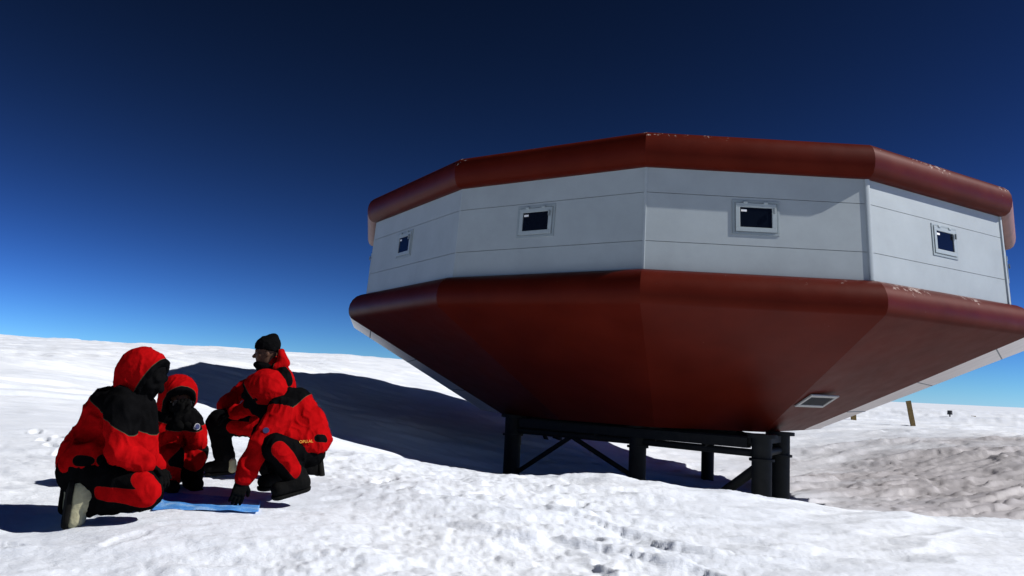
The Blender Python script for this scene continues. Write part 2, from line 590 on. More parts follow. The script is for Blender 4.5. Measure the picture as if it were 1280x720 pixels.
rr = [0.35]
while rr[-1] < 80: rr.append(rr[-1] * (1.0054 if rr[-1] < 12 else 1.0034) + .0005)
while rr[-1] < 9000: rr.append(rr[-1] * 1.03)
rr = np.array(rr)
th = np.concatenate([np.linspace(-52, 52, 900), np.linspace(52, 308, 90)[1:-1]])
th = np.radians(th)
RR, TH = np.meshgrid(rr, th, indexing='ij')
GX, GY = (RR * np.sin(TH)).ravel(), (RR * np.cos(TH)).ravel()
GZ = ground(GX, GY)
nr, nth = RR.shape
idx = np.arange(nr * nth).reshape(nr, nth)
nx_ = np.roll(idx, -1, axis=1)
quads = np.stack([idx[:-1], idx[1:], nx_[1:], nx_[:-1]], -1).reshape(-1, 4)
me = mesh_np('snow_ground', np.stack([GX, GY, GZ], 1), quads[:, ::-1], M_SNOW)
set_attr(me, 'grey_snow', grey_snow_mask(GX, GY))
# close the small hole under the camera
bm = bmesh.new()
ring0 = [bm.verts.new((GX[i], GY[i], GZ[i])) for i in idx[0][::6]]
g_o = link('snow_ground', me)
tag(g_o, kind='structure')
if g_o.data.polygons[0].normal.z < 0:
    g_o.data.flip_normals()
bm.free()


def gz(x, y): return float(ground(x, y)[0])


# ------------------------------------------------------------------ station
CX, CY = 5.798, 29.018
ANG = [-76.5, -43, -14.7, 12.6, 44.8, 74.5, 104, 133, 162, 191, 220, 258]
RAD = [10.94, 10.87, 11.37, 11.08, 10.71, 10.95, 10.95, 10.95, 11.0, 11.1, 11.3, 11.75]
NB = 12
DIR = [np.array([math.sin(R_(a)), -math.cos(R_(a))]) for a in ANG]
station = empty('research_station', (CX, CY, gz(CX, CY)))
tag(station, 'white polygonal research station with red roof band and red underside on dark steel columns', 'building')


def rp(k, o, z, scale=None):
    k %= NB
    r = RAD[k] + o
    return np.array([CX + DIR[k][0] * r, CY + DIR[k][1] * r, z])


FACW = [.5, .6, .75, 1.3] + [.6] * 8


def band(name, prof, mat, wear=None, sub=24, bots=None, facet_mat=None):
    """a ring of flat-faced facets with a rounded profile; facets meet at sharp corners"""
    V, Q, Wr = [], [], []
    npf = len(prof)
    for k in range(NB):
        b0 = len(V)
        for j, (o, z) in enumerate(prof):
            oa = ob = o
            if bots and j in bots:
                oa, ob = bots[j][k], bots[j][(k + 1) % NB]
            A, B_ = rp(k, oa, z), rp(k + 1, ob, z)
            for i in range(sub + 1):
                V.append(A + (B_ - A) * i / sub)
                e = max(0, 1 - min(i, sub - i) / 1.0)
                Wr.append((wear[j] if wear else 0) * FACW[k] + .45 * e * (1 if wear and wear[j] > .05 else 0))
        for j in range(npf - 1):
            for i in range(sub):
                a = b0 + j * (sub + 1) + i
                Q.append((a, a + 1, a + sub + 2, a + sub + 1))
    me = mesh_np(name, V, Q, mat)
    if facet_mat:
        per = len(Q) // NB
        me.polygons.foreach_set('material_index', np.repeat(np.array(facet_mat, np.int32), per))
    set_attr(me, 'wear', Wr)
    bm = bmesh.new(); bm.from_mesh(me)
    bm.normal_update()
    bm.to_mesh(me); bm.free()
    o = link(name, me, station)
    return o


# lower hull: bulging edge then a flat slope down to the column heads
hp = [(-.30, 3.75), (-.03, 3.752), (.10, 3.735), (.24, 3.67), (.36, 3.55), (.44, 3.40), (.47, 3.25), (.46, 3.12), (.43, 3.03), (.38, 2.95),
      (.33, 2.915), (-2.2, 1.48), (-4.65, .095), (-4.72, .05)]
bot = [-4.80, -4.75, -4.75, -4.71, -5.75, -5.9, -5.6, -5.2, -5.0, -4.8, -4.75, -4.85]
bots = {11: [.33 + (b - .33) * .5 for b in bot], 12: [b + .07 for b in bot], 13: bot}
hw = [.2, .5, .85, .85, .6, .15, .1, .08, .05, .05, .03, .02, .02, .02]
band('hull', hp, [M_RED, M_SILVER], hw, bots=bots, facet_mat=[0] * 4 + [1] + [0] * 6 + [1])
# roof band and shallow roof
rpf = [(-.42, 6.30), (-.34, 6.20), (-.22, 6.165), (-.10, 6.19), (0, 6.27), (.06, 6.42), (.075, 6.58), (.05, 6.74), (-.01, 6.87), (-.12, 6.965), (-.3, 7.01),
       (-.8, 7.03), (-5, 7.2), (-10.4, 7.35)]
rw = [.0, .05, .05, .05, .05, .06, .12, .45, .9, .95, .8, .3, 0, 0]
band('roof', rpf, [M_RED, M_RED_LIT], rw, facet_mat=[0] * 4 + [1] + [0] * 6 + [1])  # two end facets use the red with light painted in
# floor plate closing the hull
bm = bmesh.new()
for zz in (.045, .25):
    bm.faces.new([bm.verts.new(rp(k, bot[k] - (.0 if zz < .1 else .02), zz)) for k in range(NB)])
bm_obj('floor_plate', bm, M_STEEL, station)

WB, WT = (-.07, 3.765), (-.25, 6.26)


def wall_frame(k, seg_extra=0.0):
    """origin at mid-bottom of the wall of facet k, with axes along / up / out"""
    a0, b0 = rp(k, *WB), rp(k + 1, *WB)
    a1, b1 = rp(k, *WT), rp(k + 1, *WT)
    m0, m1 = (a0 + b0) / 2, (a1 + b1) / 2
    ex = (b0 - a0) / np.linalg.norm(b0 - a0)
    ey = (m1 - m0) - ex * np.dot(m1 - m0, ex)
    ey /= np.linalg.norm(ey)
    ez = np.cross(ex, ey)
    return a0, ex, ey, ez, np.linalg.norm(b0 - a0)


for k in range(NB):
    a0, b0, b1, a1 = rp(k, *WB), rp(k + 1, *WB), rp(k + 1, *WT), rp(k, *WT)
    bm = bmesh.new()
    # three stacked panels separated by real 2.5 cm joints
    hs = [0, (4.41 - 3.74) / 2.52, (5.57 - 3.74) / 2.52, 1]
    g = .0026
    inn = np.append(-(DIR[k] + DIR[(k + 1) % NB]) / 2, 0); inn /= np.linalg.norm(inn)
    for i in range(3):
        lo, hi = hs[i] + (g if i else 0), hs[i + 1] - (g if i < 2 else 0)
        fr = [a0 + (a1 - a0) * lo, b0 + (b1 - b0) * lo, b0 + (b1 - b0) * hi, a0 + (a1 - a0) * hi]
        vs = [bm.verts.new(p) for p in fr] + [bm.verts.new(p + inn * .08) for p in fr]
        for f in ((0, 1, 2, 3), (7, 6, 5, 4), (0, 4, 5, 1), (1, 5, 6, 2), (2, 6, 7, 3), (3, 7, 4, 0)):
            bm.faces.new([vs[j] for j in f])
    wo = bm_obj('wall', bm, M_WALL, station)
    bm = bmesh.new()
    bm.faces.new([bm.verts.new(p + inn * .05) for p in (a0, b0, b1, a1)])
    bm_obj('joint_backing', bm, M_SEAM, wo)
    # trim over the corner k
    bm = bmesh.new()
    d = np.append(DIR[k], 0)
    sidev = np.array([-DIR[k][1], DIR[k][0], 0])
    w_, t_ = {3: (.07, .04), 4: (.07, .04), 2: (.035, .018)}.get(k, (.02, .006))
    lo, hi = a0, a1
    pr = [(-w_, -.03), (-w_ * .8, t_ * .55), (0, t_), (w_ * .8, t_ * .55), (w_, -.03)]
    va = [bm.verts.new(lo + sidev * x + d * y) for x, y in pr]
    vb = [bm.verts.new(hi + sidev * x + d * y) for x, y in pr]
    for i in range(4):
        bm.faces.new((va[i], va[i + 1], vb[i + 1], vb[i]))
    bm.faces.new(va[::-1]); bm.faces.new(vb)
    bm_obj('corner_trim', bm, M_TRIM, station, smooth=True)

# windows, one per facet
WU = {0: 2.70, 1: 2.45, 2: 2.60, 3: 3.13}
for k in range(NB):
    a0, ex, ey, ez, L = wall_frame(k)
    u = WU.get(k, L / 2)
    o = a0 + ex * u + ey * (5.075 - 3.74)
    bm = bmesh.new()
    bm_ringbox(bm, o, ex, ey, ez, 1.10, .82, .06, -.02, .02)
    win = bm_obj('window', bm, M_FRAME2, station, bevel=.006)
    bm = bmesh.new()
    bm_ringbox(bm, o, ex, ey, ez, .955, .68, .105, -.01, .04)
    fr = bm_obj('frame', bm, M_FRAME, win, bevel=.008)
    bm = bmesh.new()
    bm_box(bm, o, ex, ey, ez, -.40, .40, -.26, .26, -.03, .018)
    bm_obj('pane', bm, M_GLASS, win)
    bm = bmesh.new()
    bm_box(bm, o, ex, ey, ez, -.345, -.215, .135, .185, .019, .022)
    bm_obj('sticker', bm, M_STICK, win)
    for hx in (-.25, .22):
        bm = bmesh.new()
        bm_box(bm, o, ex, ey, ez, hx - .05, hx + .05, .32, .375, .03, .06)
        bm_obj('hinge', bm, M_FRAME, win, bevel=.01)
    bm = bmesh.new()
    bm_box(bm, o, ex, ey, ez, .395, .43, .10, .24, .055, .10)
    bm_obj('latch', bm, M_SEAM, win, bevel=.006)

# joints between the silver panels
for k, fr_ in ((11, (.12, .42, .75)), (4, (.12, .45, .78))):
    A0, A1 = rp(k, .33, 2.915), rp(k + 1, .33, 2.915)
    B0, B1 = rp(k, bots[13][k], .05), rp(k + 1, bots[13][(k + 1) % NB], .05)
    nrm = np.cross(A1 - A0, B0 - A0); nrm /= np.linalg.norm(nrm)
    if nrm[2] > 0: nrm = -nrm
    for t in fr_:
        a, b = A0 + (B0 - A0) * t, A1 + (B1 - A1) * t
        e = (b - a) / np.linalg.norm(b - a)
        bm = bmesh.new()
        bm_box(bm, a, e, np.cross(nrm, e), nrm, .03, np.linalg.norm(b - a) - .03, -.018, .018, -.01, .006)
        bm_obj('panel_joint', bm, M_SEAM, station)
# service hatch low on the right-hand slope
tl, tr = rp(3, .33, 2.915), rp(4, .33, 2.915)
bl = rp(3, bots[13][3], .05)
nn = -np.cross(tr - tl, bl - tl); nn /= np.linalg.norm(nn)
e1 = (tr - tl) / np.linalg.norm(tr - tl)
e2 = np.cross(nn, e1)
if e2[2] > 0: e2 = -e2


def ray_slope(px, py):
    q = at(px, py, 1.0) - np.array([0, 0, EYE])
    t = np.dot(tl - np.array([0, 0, EYE]), nn) / np.dot(q, nn)
    return np.array([0, 0, EYE]) + q * t


ho = np.array([8.21, 21.62, .98])
ho = ho - nn * np.dot(ho - tl, nn)
bm = bmesh.new()
bm_ringbox(bm, ho, e1, e2, nn, 1.14, .62, .10, -.01, .03)
hatch = bm_obj('vent_hatch', bm, M_HATCH, station, bevel=.006)
bm = bmesh.new()
bm_box(bm, ho, e1, e2, nn, -.47, .47, -.21, .21, -.005, .004)
for i in range(11):
    y = -.19 + i * .038
    bm_box(bm, ho, e1, e2, nn, -.46, .46, y - .006, y + .006, .006, .02)
bm_obj('grille', bm, M_GRILLE, hatch)

# columns, ring beams and braces
COLS = [(6.63, 21.2, .255), (7.72, 23.0, .25), (3.88, 24.0, .25), (.25, 27.0, .27), (8.15, 33.0, .25), (2.35, 37.0, .22), (9.55, 29.3, .25), (.42, 33.5, .24)]
for x, y, r in COLS:
    g = gz(x, y)
    bm = bmesh.new()
    bm_tube(bm, (x, y, g - .4), (x, y, .0), r, seg=32)
    c = bm_obj('column', bm, M_STEEL, station, smooth=True)
    bm = bmesh.new()
    bm_tube(bm, (x, y, -.03), (x, y, .06), r * 1.5, seg=32)
    bm_obj('flange', bm, M_STEEL, c, smooth=True)
    bm = bmesh.new()
    bm_tube(bm, (x, y, -.62), (x, y, -.56), r * 1.25, seg=32)
    bm_obj('flange', bm, M_STEEL, c, smooth=True)
    bm = bmesh.new()
    bm_tube(bm, (x, y, g - .45), (x, y, g - .25), r * 1.4, seg=32)
    bm_obj('foot_plate', bm, M_STEEL, c, smooth=True)
P0, P1, P2, P3, P4, P5, P6, P7 = [np.array([x, y]) for x, y, _ in COLS]


def beam(a, b, z, r, name='beam', z2=None, inset=.2):
    bm = bmesh.new()
    d = (b - a) / np.linalg.norm(b - a)
    a, b = a + d * inset, b - d * inset
    bm_tube(bm, (*a, z), (*b, z if z2 is None else z2), r, seg=16)
    bm_obj(name, bm, M_STEEL, station, smooth=True)


for a, b in ((P3, P2), (P2, P0), (P0, P1), (P1, P6), (P6, P4), (P4, P5), (P5, P7), (P7, P3), (P2, P4), (P3, P4), (P2, P7)):
    beam(a, b, -.44, .10)
    d = (b - a) / np.linalg.norm(b - a)
    bm = bmesh.new()
    L = np.linalg.norm(b - a)
    bm_box(bm, (*(a + d * .26), -.12), (*d, 0), (-d[1], d[0], 0), (0, 0, 1), 0, L - .52, -.075, .075, -.09, .09)
    bm_obj('beam', bm, M_STEEL, station)
for a, b in ((P3, P0), (P7, P1), (P2, P5), (P0, P4)):
    d = (b - a) / np.linalg.norm(b - a)
    bm = bmesh.new()
    bm_box(bm, (*(a + d * .35), -.19), (*d, 0), (-d[1], d[0], 0), (0, 0, 1), 0, np.linalg.norm(b - a) - .7, -.11, .11, -.13, .13)
    bm_obj('beam', bm, M_STEEL, station)
# hangers between the two beam levels
for a, b, t in ((P2, P0, .18), (P2, P0, .6), (P3, P2, .35), (P3, P2, .7), (P2, P4, .4), (P3, P4, .5)):
    p = a + (b - a) * t
    bm = bmesh.new()
    bm_box(bm, (*p, -.28), (1, 0, 0), (0, 1, 0), (0, 0, 1), -.09, .09, -.05, .05, -.12, .08)
    bm_obj('hanger', bm, M_STEEL, station)
beam(P0, np.array([5.1, 22.9]), -.8, .13, 'brace', z2=-2.35, inset=.12)
mid = (P3 + P2) / 2
beam(mid, P3, -.5, .075, 'brace', z2=-1.9, inset=.05)
beam(mid, P2, -.5, .075, 'brace', z2=-1.5, inset=.05)
mid = (P7 + P5) / 2
beam(mid, P5, -.5, .09, 'brace', z2=-2.3, inset=.05)

# ------------------------------------------------------------------ marker poles
def pole(name, a, b, w, d, mat, label, cat, group=None):
    a, b = Vector(a), Vector(b)
    bm = bmesh.new()
    q = (b - a).normalized()
    s = Vector((1, 0, 0)); s = (s - q * s.dot(q)).normalized()
    t = q.cross(s)
    bm_box(bm, a, s, t, q, -w / 2, w / 2, -d / 2, d / 2, -.4, (b - a).length)
    bmesh.ops.subdivide_edges(bm, edges=[e for e in bm.edges if e.calc_length() > .5], cuts=8)
    for v in bm.verts:
        v.co += Vector((random.uniform(-1, 1), random.uniform(-1, 1), 0)) * w * .02
    o = bm_obj(name, bm, mat, None)
    tag(o, label, cat, group)
    return o


def on_ground(px, d):
    p = at(px, 500, d)
    return np.array([p[0], p[1], gz(p[0], p[1])])


b = on_ground(1141, 55)
pole('marker_pole', b, (b[0] - .31, b[1], b[2] + 1.66), .29, .16, M_WOOD, 'tall brown wooden marker pole leaning left in the snow, right of the station', 'marker pole')
b = on_ground(1067, 60)
pole('marker_pole', b, (b[0] - .05, b[1], b[2] + .75), .34, .2, M_WOOD, 'short brown wooden stake standing just below the slanting edge of the red hull', 'marker pole')
b = on_ground(1187, 90)
bm = bmesh.new()
bm_tube(bm, (b[0], b[1], b[2] - .2), (b[0], b[1], b[2] + .3), .07)
bm_tube(bm, (b[0], b[1], b[2] + .3), (b[0], b[1], b[2] + .75), .27, .24)
tag(bm_obj('snow_marker', bm, M_MARK, None, smooth=True), 'small dark marker far out on the snow, right of the tall leaning pole', 'marker')
b = on_ground(1216, 95)
bm = bmesh.new()
bm_box(bm, (b[0], b[1], b[2]), (1, 0, 0), (0, 1, 0), (0, 0, 1), -.35, .35, -.2, .2, -.1, .14)
bm_box(bm, (b[0] + .05, b[1], b[2]), (1, 0, 0), (0, 1, 0), (0, 0, 1), -.2, .2, -.15, .15, .145, .24)
tag(bm_obj('supply_crate', bm, M_WOOD, None, bevel=.02), 'tiny low khaki box lying on the far snow, rightmost thing near the horizon', 'box')
#PEOPLE#
# ------------------------------------------------------------------ people: signed-distance bodies meshed as one surface each
class Field:
    """union of tapered capsules / ellipsoids on a grid, meshed with surface nets"""

    def __init__(self, lo, hi, h):
        self.lo, self.h = np.array(lo, float), h
        self.n = np.ceil((np.array(hi) - self.lo) / h).astype(int) + 1
        self.ax = [self.lo[i] + h * np.arange(self.n[i]) for i in range(3)]
        self.D = np.full(self.n, 0.5, np.float32)

    def _win(self, lo, hi):
        s = []
        for i in range(3):
            a = max(0, int((lo[i] - self.lo[i]) / self.h))
            b = min(self.n[i], int((hi[i] - self.lo[i]) / self.h) + 2)
            if b <= a: return None, None
            s.append(slice(a, b))
        G = np.stack(np.meshgrid(*[self.ax[i][s[i]] for i in range(3)], indexing='ij'), -1).astype(np.float32)
        return tuple(s), G

    def _min(self, s, d, k):
        o = self.D[s]
        if k <= 0:
            self.D[s] = np.minimum(o, d)
        else:
            hh = np.clip(.5 + .5 * (o - d) / k, 0, 1)
            self.D[s] = o * (1 - hh) + d * hh - k * hh * (1 - hh)

    def cap(self, a, b, ra, rb=None, k=.025):
        rb = ra if rb is None else rb
        a, b = np.asarray(a, float), np.asarray(b, float)
        m = max(ra, rb) + .09
        s, G = self._win(np.minimum(a, b) - m, np.maximum(a, b) + m)
        if s is None: return
        self._min(s, cap_d(G, a, b, ra, rb), k)

    def ell(self, c, R, rad, k=.02):
        """R: rows are the ellipsoid's axes"""
        c, R, rad = np.asarray(c, float), np.asarray(R, float), np.asarray(rad, float)
        m = rad.max() + .09
        s, G = self._win(c - m, c + m)
        if s is None: return
        self._min(s, ell_d(G, c, R, rad), k)

    def cut(self, p, n):
        """keep the side the normal points away from"""
        n = np.asarray(n, float); n = n / np.linalg.norm(n)
        G = (self.ax[0][:, None, None] - p[0]) * n[0] + (self.ax[1][None, :, None] - p[1]) * n[1] + (self.ax[2][None, None, :] - p[2]) * n[2]
        self.D = np.maximum(self.D, G.astype(np.float32))

    def sub(self, fn, lo, hi, k=.0):
        s, G = self._win(lo, hi)
        if s is None: return
        self.D[s] = np.maximum(self.D[s], -fn(G))

    def mesh(self):
        D, n = self.D, self.n
        ins = D < 0
        cn = n - 1
        cnt = np.zeros(cn, np.int16)
        for dx in (0, 1):
            for dy in (0, 1):
                for dz in (0, 1):
                    cnt += ins[dx:dx + cn[0], dy:dy + cn[1], dz:dz + cn[2]]
        act = (cnt > 0) & (cnt < 8)
        ci = np.argwhere(act)
        vid = np.full(cn, -1, np.int64)
        vid[act] = np.arange(len(ci))
        cor = [(0, 0, 0), (1, 0, 0), (0, 1, 0), (1, 1, 0), (0, 0, 1), (1, 0, 1), (0, 1, 1), (1, 1, 1)]
        vals = [D[ci[:, 0] + c[0], ci[:, 1] + c[1], ci[:, 2] + c[2]] for c in cor]
        acc, w = np.zeros((len(ci), 3)), np.zeros(len(ci))
        for i in range(8):
            for j in range(i + 1, 8):
                if sum(abs(cor[i][q] - cor[j][q]) for q in range(3)) != 1: continue
                m = (vals[i] < 0) != (vals[j] < 0)
                t = np.where(m, vals[i] / np.where(m, vals[i] - vals[j], 1), 0)
                p = np.array(cor[i]) + t[:, None] * (np.array(cor[j]) - np.array(cor[i]))
                acc += p * m[:, None]
                w += m
        V = (ci + acc / w[:, None]) * self.h + self.lo
        Q = []
        for axis in range(3):
            o1, o2 = [(1, 2), (2, 0), (0, 1)][axis]
            sl0, sl1 = [slice(None)] * 3, [slice(None)] * 3
            sl0[axis], sl1[axis] = slice(0, -1), slice(1, None)
            e = np.argwhere(ins[tuple(sl0)] != ins[tuple(sl1)])
            ok = (e[:, o1] > 0) & (e[:, o2] > 0) & (e[:, o1] < cn[o1]) & (e[:, o2] < cn[o2])
            e = e[ok]
            fl = ins[e[:, 0], e[:, 1], e[:, 2]]
            q = []
            for a, b in ((0, 0), (1, 0), (1, 1), (0, 1)):
                c = e.copy(); c[:, o1] -= a; c[:, o2] -= b
                q.append(vid[c[:, 0], c[:, 1], c[:, 2]])
            q = np.stack(q, 1)
            q[~fl] = q[~fl][:, ::-1]
            Q.append(q)
        Q = np.concatenate(Q)
        # two rounds of gentle smoothing
        E_ = np.concatenate([Q[:, [0, 1]], Q[:, [1, 2]], Q[:, [2, 3]], Q[:, [3, 0]]])
        for f in (.5, .5):
            S, c = np.zeros_like(V), np.zeros(len(V))
            np.add.at(S, E_[:, 0], V[E_[:, 1]]); np.add.at(c, E_[:, 0], 1)
            np.add.at(S, E_[:, 1], V[E_[:, 0]]); np.add.at(c, E_[:, 1], 1)
            V = V * (1 - f) + f * S / np.maximum(c, 1)[:, None]
        # vertex normals
        A, B, C, Dd = V[Q[:, 0]], V[Q[:, 1]], V[Q[:, 2]], V[Q[:, 3]]
        fn = np.cross(C - A, Dd - B)
        Nn = np.zeros_like(V)
        for i in range(4): np.add.at(Nn, Q[:, i], fn)
        Nn /= np.linalg.norm(Nn, axis=1)[:, None] + 1e-12
        return V, Q, Nn


def cap_d(G, a, b, ra, rb):
    ab = (b - a)
    L2 = max(float(ab @ ab), 1e-9)
    t = np.clip(((G - a) @ ab) / L2, 0, 1)
    return np.linalg.norm(G - a - t[..., None] * ab, axis=-1) - (ra + (rb - ra) * t)


def ell_d(G, c, R, rad):
    q = ((G - c) @ R.T) / rad
    k0 = np.linalg.norm(q, axis=-1)
    k1 = np.linalg.norm(q / rad, axis=-1)
    return k0 * (k0 - 1) / np.maximum(k1, 1e-6)


def unit(v):
    v = np.asarray(v, float)
    return v / np.linalg.norm(v)


def frame(fwd, up=(0, 0, 1)):
    f = unit(fwd)
    s = unit(np.cross(up, f))          # to the left of the facing direction
    u = np.cross(f, s)
    return np.stack([f, s, u])


def folds(V, Nn, amp, seed, stretch=(1, 1, .55), f=11):
    W = V + .035 * np.stack([noise3(V * 7 + k * 9.7, seed + 40 + k) for k in range(3)], 1)
    st = np.array(stretch)
    a = noise3(W * f * st, seed)
    b = noise3(W * f * 1.9 * st[[1, 0, 2]] + 5, seed + 1)
    c = noise3(V * f * .45 + 2, seed + 2)
    r = np.clip(1 - np.abs(a) * 2.2, 0, 1) ** 1.5 + .5 * np.clip(1 - np.abs(b) * 2.2, 0, 1) ** 1.5 + .8 * c - .35
    return V + Nn * (amp * r)[:, None]


def field_for(caps, h, pad=.11):
    pts = np.array([p for c in caps for p in (c[0], c[1])])
    rm = max(max(c[2], c[3]) for c in caps)
    return Field(pts.min(0) - rm - pad + .06, pts.max(0) + rm + pad - .06, h)


def P(x):
    """(px,py,d,px,py,d,r1,r2) -> capsule in world space"""
    return (at(*x[0:3]), at(*x[3:6]), x[6], x[7])


def emit(name, V, Q, mat, base, parent, panel=None):
    me = mesh_np(name, V - base, Q, mat)
    if panel is not None: set_attr(me, 'panel', panel)
    o = bpy.data.objects.new(name, me)
    COL.objects.link(o)
    if parent is not None: o.parent = parent
    return o


def paint(V, caps, outside=1.0):
    d = np.full(len(V), 9.0)
    for a, b, ra, rb in caps:
        d = np.minimum(d, cap_d(V, a, b, ra, rb))
    return d * outside * 8


def make_head(fd, c, R, s=1.0):
    f, l, u = R
    fd.ell(c + u * .02 * s - f * .008, R, np.array([.098, .078, .105]) * s, k=0.02)     # skull
    fd.ell(c + f * .035 * s - u * .045 * s, R, np.array([.062, .058, .075]) * s, k=.03)  # jaw
    fd.cap(c + f * .095 * s + u * .005 * s, c + f * .118 * s - u * .03 * s, .010 * s, .017 * s, k=.012)   # nose
    fd.cap(c + f * .088 * s + u * .028 * s + l * .04 * s, c + f * .088 * s + u * .028 * s - l * .04 * s, .014 * s, k=.014)  # brow
    fd.cap(c + f * .088 * s - u * .062 * s + l * .02 * s, c + f * .088 * s - u * .062 * s - l * .02 * s, .011 * s, k=.008)  # lips
    fd.cap(c + f * .075 * s - u * .098 * s, c + f * .07 * s - u * .098 * s, .022 * s, k=.02)           # chin
    for sg in (1, -1):
        fd.cap(c + l * sg * .055 * s + f * .06 * s - u * .02 * s, c + l * sg * .045 * s + f * .065 * s - u * .025 * s, .024 * s, k=.02)  # cheek
        fd.ell(c + l * sg * .082 * s - f * .01 - u * .01 * s, R, np.array([.022, .012, .034]) * s, k=.006)  # ear


def make_body(caps, headc, R, base, hs=1.0):
    pts = caps + [(headc - .1, headc + .1, .08, .08)]
    fd = field_for(pts, .0085)
    for a, b, ra, rb in caps: fd.cap(a, b, ra, rb, k=.03)
    make_head(fd, headc, R, hs)
    V, Q, Nn = fd.mesh()
    o = emit('person', V, Q, M_SKIN, base, None)
    o.location = base
    bpy.context.view_layer.update()
    f, l, u = R
    return o


def make_mask(o, hc, R, base, off=.011, top=None, name='face_mask'):
    """close-fitting cloth mask: the head's own shape, offset outwards"""
    f, l, u = R
    fd = Field(hc - .24, hc + .24, .0065)
    make_head(fd, hc, R)
    fd.cap(hc - u * .06, hc - u * .17 - f * .02, .07, .075, k=.03)
    fd.D -= off
    if top is not None: fd.cut(hc + u * top, unit(u - f * .12))
    fd.cut(hc - u * .18, -u)
    V, Q, Nn = fd.mesh()
    return emit(name, folds(V, Nn, .002, 17, f=22), Q, M_BLACK, base, o)


def make_eyes(o, headc, R, base):
    f, l, u = R
    for sg in (1, -1):
        fd = Field(headc + f * .08 + u * .008 + l * sg * .033 - .03, headc + f * .08 + u * .008 + l * sg * .033 + .03, .003)
        fd.cap(headc + f * .082 + u * .006 + l * sg * .033, headc + f * .0825 + u * .006 + l * sg * .033, .0125)
        V, Q, _ = fd.mesh()
        emit('eye', V, Q, M_EYE, base, o)


def make_glove(o, wrist, d, palm_n, base, curl=.5, thumb_side=1, spread=.10, mat=None, name='glove'):
    """gloved hand: palm, four unequal bent fingers, thumb leaving the side of the palm"""
    d, n = unit(d), unit(np.asarray(palm_n) - unit(d) * np.dot(palm_n, unit(d)))
    s = np.cross(d, n) * thumb_side       # towards the thumb
    wrist = np.asarray(wrist, float)
    fd = Field(wrist - .26, wrist + .26, .0048)
    fd.cap(wrist - d * .05, wrist + d * .015, .042, .036, k=.02)
    for t in (-.028, -.01, .01, .028):
        fd.cap(wrist + d * .02 + s * t * .8, wrist + d * .092 + s * t * 1.1, .021, .0185, k=.012)
    Ls = [.072, .084, .080, .064]
    for i, (t, L) in enumerate(zip((.033, .011, -.011, -.033), Ls)):
        p0 = wrist + d * .085 + s * t
        ang = curl * .55
        dd = unit(d + s * (1.5 - i) * spread * .6)
        for seg, q in enumerate((.46, .32, .28)):
            dirv = dd * math.cos(ang) + n * math.sin(ang)
            p1 = p0 + dirv * L * q
            fd.cap(p0, p1, .0128 - .0008 * seg, .0120 - .0008 * seg, k=.0035)
            p0 = p1
            ang += curl * .75
    p0 = wrist + d * .03 + s * .034
    dv = unit(d * .65 + s * .75 + n * .25)
    p1 = p0 + dv * .042
    p2 = p1 + unit(d * .9 + s * .25 + n * .45) * .036
    fd.cap(p0, p1, .017, .0145, k=.008)
    fd.cap(p1, p2, .0142, .0125, k=.004)
    V, Q, Nn = fd.mesh()
    V = folds(V, Nn, .0012, 31, f=40)
    return emit(name, V, Q, mat or M_GLOVE, base, o)


def make_boot(o, ankle, heel, toe, sole_dir, base, mat, r=.054, shaft=None):
    ankle, heel, toe = (np.asarray(v, float) for v in (ankle, heel, toe))
    sdv = unit(np.asarray(sole_dir) - unit(toe - heel) * np.dot(sole_dir, unit(toe - heel)))
    pts = [(ankle, heel, .07, .06), (heel, toe, .06, .055)]
    fd = field_for(pts, .006)
    fd.cap(heel, toe, r, r * .93, k=.02)
    mid = heel + (toe - heel) * .35 - sdv * .02
    fd.cap(heel * .5 + ankle * .5, mid, r * 1.02, r * 1.05, k=.03)
    fd.cap(ankle, heel * .7 + mid * .3, r * 1.22, r * 1.02, k=.03)
    fd.cap(ankle - (heel - ankle) * .05, ankle, r * 1.32, r * 1.32, k=.012)
    fd.cut(heel + sdv * r * .62, sdv)
    V, Q, Nn = fd.mesh()
    V = folds(V, Nn, .002, 12, f=25)
    b = emit('boot', V, Q, mat, base, o)
    fd = field_for([(heel, toe, .07, .07)], .006)
    ext = unit(toe - heel) * .002
    fd.cap(heel - ext + sdv * r * .62, toe + ext + sdv * r * .62, r * 1.0, r * .95, k=0)
    wv = np.cross(unit(toe - heel), sdv)
    fd.cut(heel + sdv * (r * .62 + .03), sdv)
    fd.cut(heel + sdv * (r * .62 + .0015), -sdv)
    V, Q, Nn = fd.mesh()
    emit('sole', V, Q, M_SOLE, base, b)
    return b


def make_hood(o, c, R, base, rad=(.135, .125, .145), plane_off=.075, brim=None, tilt=None, neck=None, seed=3, trim=.022):
    """padded hood: open shell with a black-bound face opening"""
    f, l, u = R
    c = np.asarray(c, float)
    rad = np.asarray(rad)
    fd = Field(c - .34, c + .34, .0075)
    fd.ell(c, R, rad, k=.02)
    fd.cap(c - f * .03 + u * rad[2] * .25, c + f * (rad[0] * .62) + u * rad[2] * .30, rad[1] * .80, rad[1] * .74, k=.05)
    if neck is not None:
        fd.cap(c - u * .05 - f * .02, neck, rad[1] * .88, rad[1] * .80, k=.05)
    tf = unit(f if tilt is None else tilt)
    po = c + tf * plane_off
    fd.cut(po, tf)
    ci = c + f * .03 - u * .005
    inner = rad - .022

    def hollow(G):
        d = ell_d(G, ci, R, inner)
        return np.minimum(d, cap_d(G, ci, ci + tf * .3, inner[1] * .82, inner[1] * .86))
    fd.sub(hollow, c - .34, c + .34)
    V, Q, Nn = fd.mesh()
    V = folds(V, Nn, .006, seed, f=15)
    pan = (V - po) @ tf + trim
    return emit('hood', V, Q, M_CLOTH, base, o, pan)


